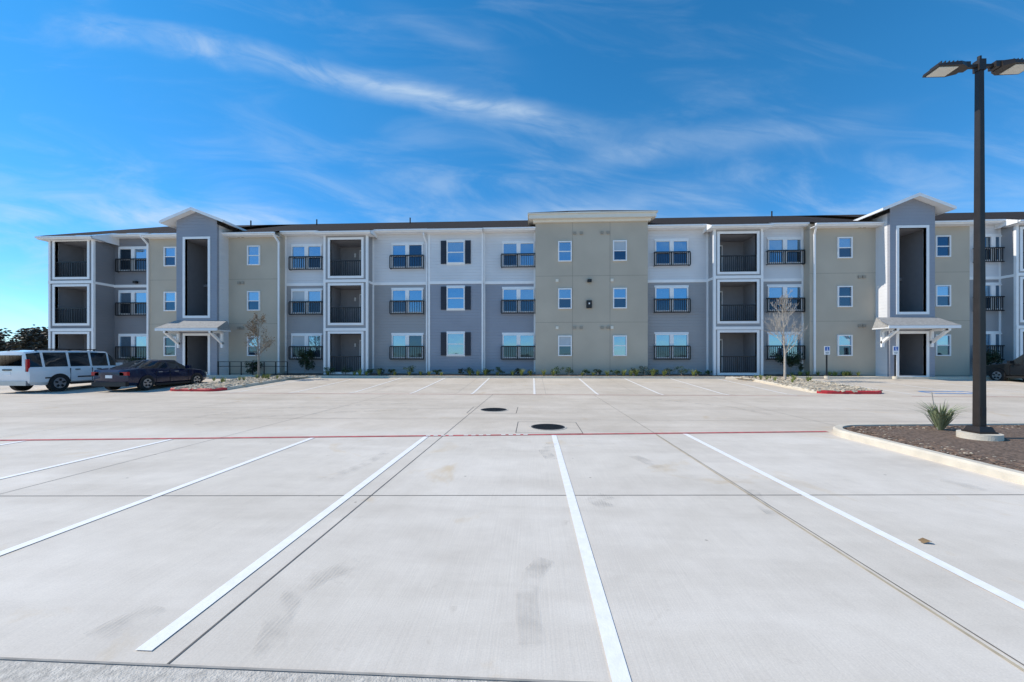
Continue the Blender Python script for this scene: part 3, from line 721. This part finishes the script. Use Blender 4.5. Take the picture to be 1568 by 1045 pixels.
def rubber():
    m,nt,b=newmat('tyre_rubber_marks'); L=nt.links
    b.inputs['Base Color'].default_value=(.22,.205,.185,1); b.inputs['Roughness'].default_value=.9
    tc=nt.nodes.new('ShaderNodeTexCoord'); n=nt.nodes.new('ShaderNodeTexNoise'); n.inputs['Scale'].default_value=5; n.inputs['Detail'].default_value=8; L.new(tc.outputs['Object'],n.inputs['Vector'])
    w=nt.nodes.new('ShaderNodeTexWave'); w.bands_direction='X'; w.inputs['Scale'].default_value=11; w.inputs['Distortion'].default_value=2; L.new(tc.outputs['Object'],w.inputs['Vector'])
    r=nt.nodes.new('ShaderNodeMapRange'); r.inputs[1].default_value=.38; r.inputs[2].default_value=.78; r.inputs[4].default_value=.34; L.new(n.outputs['Fac'],r.inputs[0])
    wr=nt.nodes.new('ShaderNodeMapRange'); wr.inputs[3].default_value=.35; L.new(w.outputs['Fac'],wr.inputs[0])
    mu=nt.nodes.new('ShaderNodeMath'); mu.operation='MULTIPLY'; L.new(r.outputs[0],mu.inputs[0]); L.new(wr.outputs[0],mu.inputs[1])
    L.new(mu.outputs[0],b.inputs['Alpha']); return m
M['rubber']=rubber()
tm=empty('tyre_marks')
tz=[.0115]
def mark(pts,w):
    W=[Vector(P(u,v)) for u,v in pts]; tz[0]+=.0006
    for i in range(len(W)-1):
        d=(W[i+1]-W[i]).normalized(); dp=(W[i]-W[i-1]).normalized() if i else d
        d2=(W[i+2]-W[i+1]).normalized() if i+2<len(W) else d
        na=(d+dp).normalized(); nb=(d+d2).normalized()
        n=Vector((-na.y,na.x))*w/2; n2=Vector((-nb.y,nb.x))*w/2; z=tz[0]
        poly(tm,'mark','rubber',(*(W[i]+n),z),(*(W[i]-n),z),(*(W[i+1]-n2),z),(*(W[i+1]+n2),z))
mark([(815,990),(808,950),(806,910),(815,880),(835,858)],.15)
mark([(410,1000),(425,950),(450,910),(490,885),(550,862)],.16)
mark([(140,980),(190,955),(240,930)],.18)
mark([(845,705),(833,692),(845,680)],.2); mark([(930,778),(908,768),(930,760)],.2); mark([(1010,718),(990,708),(970,700)],.2)
mark([(1185,790),(1160,770),(1150,752)],.16)
mark([(590,695),(560,712),(500,735)],.16); mark([(1500,752),(1470,742),(1440,737)],.2)
mark([(300,640),(380,628),(520,622),(640,618)],.22); mark([(300,652),(380,640),(520,632),(640,628)],.22); mark([(1180,636),(1120,624),(1000,612)],.22)
flush()

# =============== CAMERA, LIGHT, SKY
cam=bpy.data.cameras.new('camera'); co=bpy.data.objects.new('camera',cam); S.collection.objects.link(co)
cam.sensor_width=36; cam.lens=14.0; cam.shift_y=23.5/1568; cam.clip_end=6000; cam.clip_start=.05
co.location=(0,0,CAMH); co.rotation_euler=(math.radians(90),0,TH); S.camera=co
EL=math.radians(43); AZ=math.radians(-88.5)
sd=Vector((math.sin(AZ)*math.cos(EL),math.cos(AZ)*math.cos(EL),math.sin(EL)))
sun=bpy.data.lights.new('sun','SUN'); so=bpy.data.objects.new('sun',sun); S.collection.objects.link(so)
sun.energy=4.1; sun.angle=math.radians(.5); sun.color=(1,.93,.82); so.rotation_euler=(-sd).to_track_quat('-Z','Y').to_euler(); so.location=(-30,0,40)
wd=bpy.data.worlds.new('World'); S.world=wd; wd.use_nodes=True; nt=wd.node_tree; L=nt.links
bg=nt.nodes['Background']; bg.inputs['Strength'].default_value=.15
sky=nt.nodes.new('ShaderNodeTexSky'); sky.sky_type='NISHITA'; sky.sun_disc=False; sky.sun_elevation=EL; sky.sun_rotation=AZ
sky.air_density=.85; sky.dust_density=0.0; sky.ozone_density=2.5; sky.altitude=800
hs=nt.nodes.new('ShaderNodeHueSaturation'); hs.inputs['Hue'].default_value=.492; hs.inputs['Saturation'].default_value=1.32; hs.inputs['Value'].default_value=1.42; L.new(sky.outputs[0],hs.inputs['Color'])
tc=nt.nodes.new('ShaderNodeTexCoord'); sp=nt.nodes.new('ShaderNodeSeparateXYZ'); L.new(tc.outputs['Generated'],sp.inputs[0])
# clear-air tint: holds the low sky blue instead of letting it burn out
tn=nt.nodes.new('ShaderNodeMix'); tn.data_type='RGBA'; tn.blend_type='MULTIPLY'; tn.inputs[0].default_value=1
tr=nt.nodes.new('ShaderNodeValToRGB'); tr.color_ramp.elements[0].position=0; tr.color_ramp.elements[0].color=(.50,.66,.80,1)
tr.color_ramp.elements[1].position=.5; tr.color_ramp.elements[1].color=(.95,1,1,1)
L.new(sp.outputs[2],tr.inputs['Fac']); L.new(hs.outputs[0],tn.inputs[6]); L.new(tr.outputs['Color'],tn.inputs[7])
def MM(op,a,b=None,clamp=False):
    n=nt.nodes.new('ShaderNodeMath'); n.operation=op; n.use_clamp=clamp
    for i,x in enumerate((a,b)):
        if x is None: continue
        if isinstance(x,(int,float)): n.inputs[i].default_value=x
        else: L.new(x,n.inputs[i])
    return n.outputs[0]
yy=MM('MAXIMUM',MM('ABSOLUTE',sp.outputs[1]),.15)
ca=MM('DIVIDE',sp.outputs[0],yy); cb=MM('DIVIDE',sp.outputs[2],yy)
def wn(sx,sy,rot,det=7,dist=.5,off=0):
    c=nt.nodes.new('ShaderNodeCombineXYZ'); L.new(ca,c.inputs[0]); L.new(cb,c.inputs[1]); c.inputs[2].default_value=off
    m0=nt.nodes.new('ShaderNodeMapping'); m0.inputs['Rotation'].default_value=(0,0,rot); L.new(c.outputs[0],m0.inputs[0])
    m=nt.nodes.new('ShaderNodeMapping'); m.inputs['Scale'].default_value=(sx,sy,1); L.new(m0.outputs[0],m.inputs[0])
    n=nt.nodes.new('ShaderNodeTexNoise'); n.inputs['Scale'].default_value=1; n.inputs['Detail'].default_value=det; n.inputs['Roughness'].default_value=.6; n.inputs['Distortion'].default_value=dist
    L.new(m.outputs[0],n.inputs['Vector']); return n.outputs['Fac']
def smooth(x,a,b,c=0,d=1):
    n=nt.nodes.new('ShaderNodeMapRange'); n.interpolation_type='SMOOTHSTEP'; n.inputs[1].default_value=a;n.inputs[2].default_value=b;n.inputs[3].default_value=c;n.inputs[4].default_value=d
    L.new(x,n.inputs[0]); return n.outputs[0]
n1=wn(2.2,8,.2,8,.8); n2=wn(3.5,13,.22,9,.9,3.)
wob=MM('MULTIPLY',MM('SUBTRACT',wn(2.0,2.0,0,5,.3,7.),.5),.09)
def streak(slope,icpt,w,a0,a1,amp):
    q=MM('ABSOLUTE',MM('ADD',MM('SUBTRACT',MM('SUBTRACT',cb,MM('MULTIPLY',ca,slope)),icpt),wob))
    m=smooth(q,0,w,1,0)
    m=MM('MULTIPLY',m,MM('MULTIPLY',smooth(ca,a0,a0+.3),smooth(ca,a1-.3,a1,1,0)))
    return MM('MULTIPLY',MM('MULTIPLY',m,amp),smooth(n2,.22,.70))
cl=streak(-.227,.60,.06,-1.35,.25,.50)
cl=MM('ADD',cl,streak(-.227,.607,.02,-.7,.22,.2))
cl=MM('ADD',cl,streak(.134,.467,.06,.0,.95,.22))
cl=MM('ADD',cl,streak(-.075,.30,.05,-1.6,-.45,.6))
cl=MM('ADD',cl,streak(.10,.34,.08,-.6,.6,.32))
cl=MM('ADD',cl,streak(-.45,.72,.05,-.5,.05,.12))
lowm=MM('MULTIPLY',smooth(cb,.2,.7,1,0),smooth(n1,.38,.72))
cl=MM('ADD',cl,MM('MULTIPLY',lowm,.34))
cl=MM('ADD',cl,MM('MULTIPLY',smooth(n1,.45,.85),.14))
cl=MM('MULTIPLY',cl,smooth(cb,.0,.05),True)
mx=nt.nodes.new('ShaderNodeMix'); mx.data_type='RGBA'; L.new(cl,mx.inputs[0]); L.new(tn.outputs[2],mx.inputs[6]); mx.inputs[7].default_value=(4.4,5.3,6.2,1)
L.new(mx.outputs[2],bg.inputs['Color'])
S.view_settings.view_transform='Standard'; S.view_settings.look='None'; S.view_settings.exposure=0
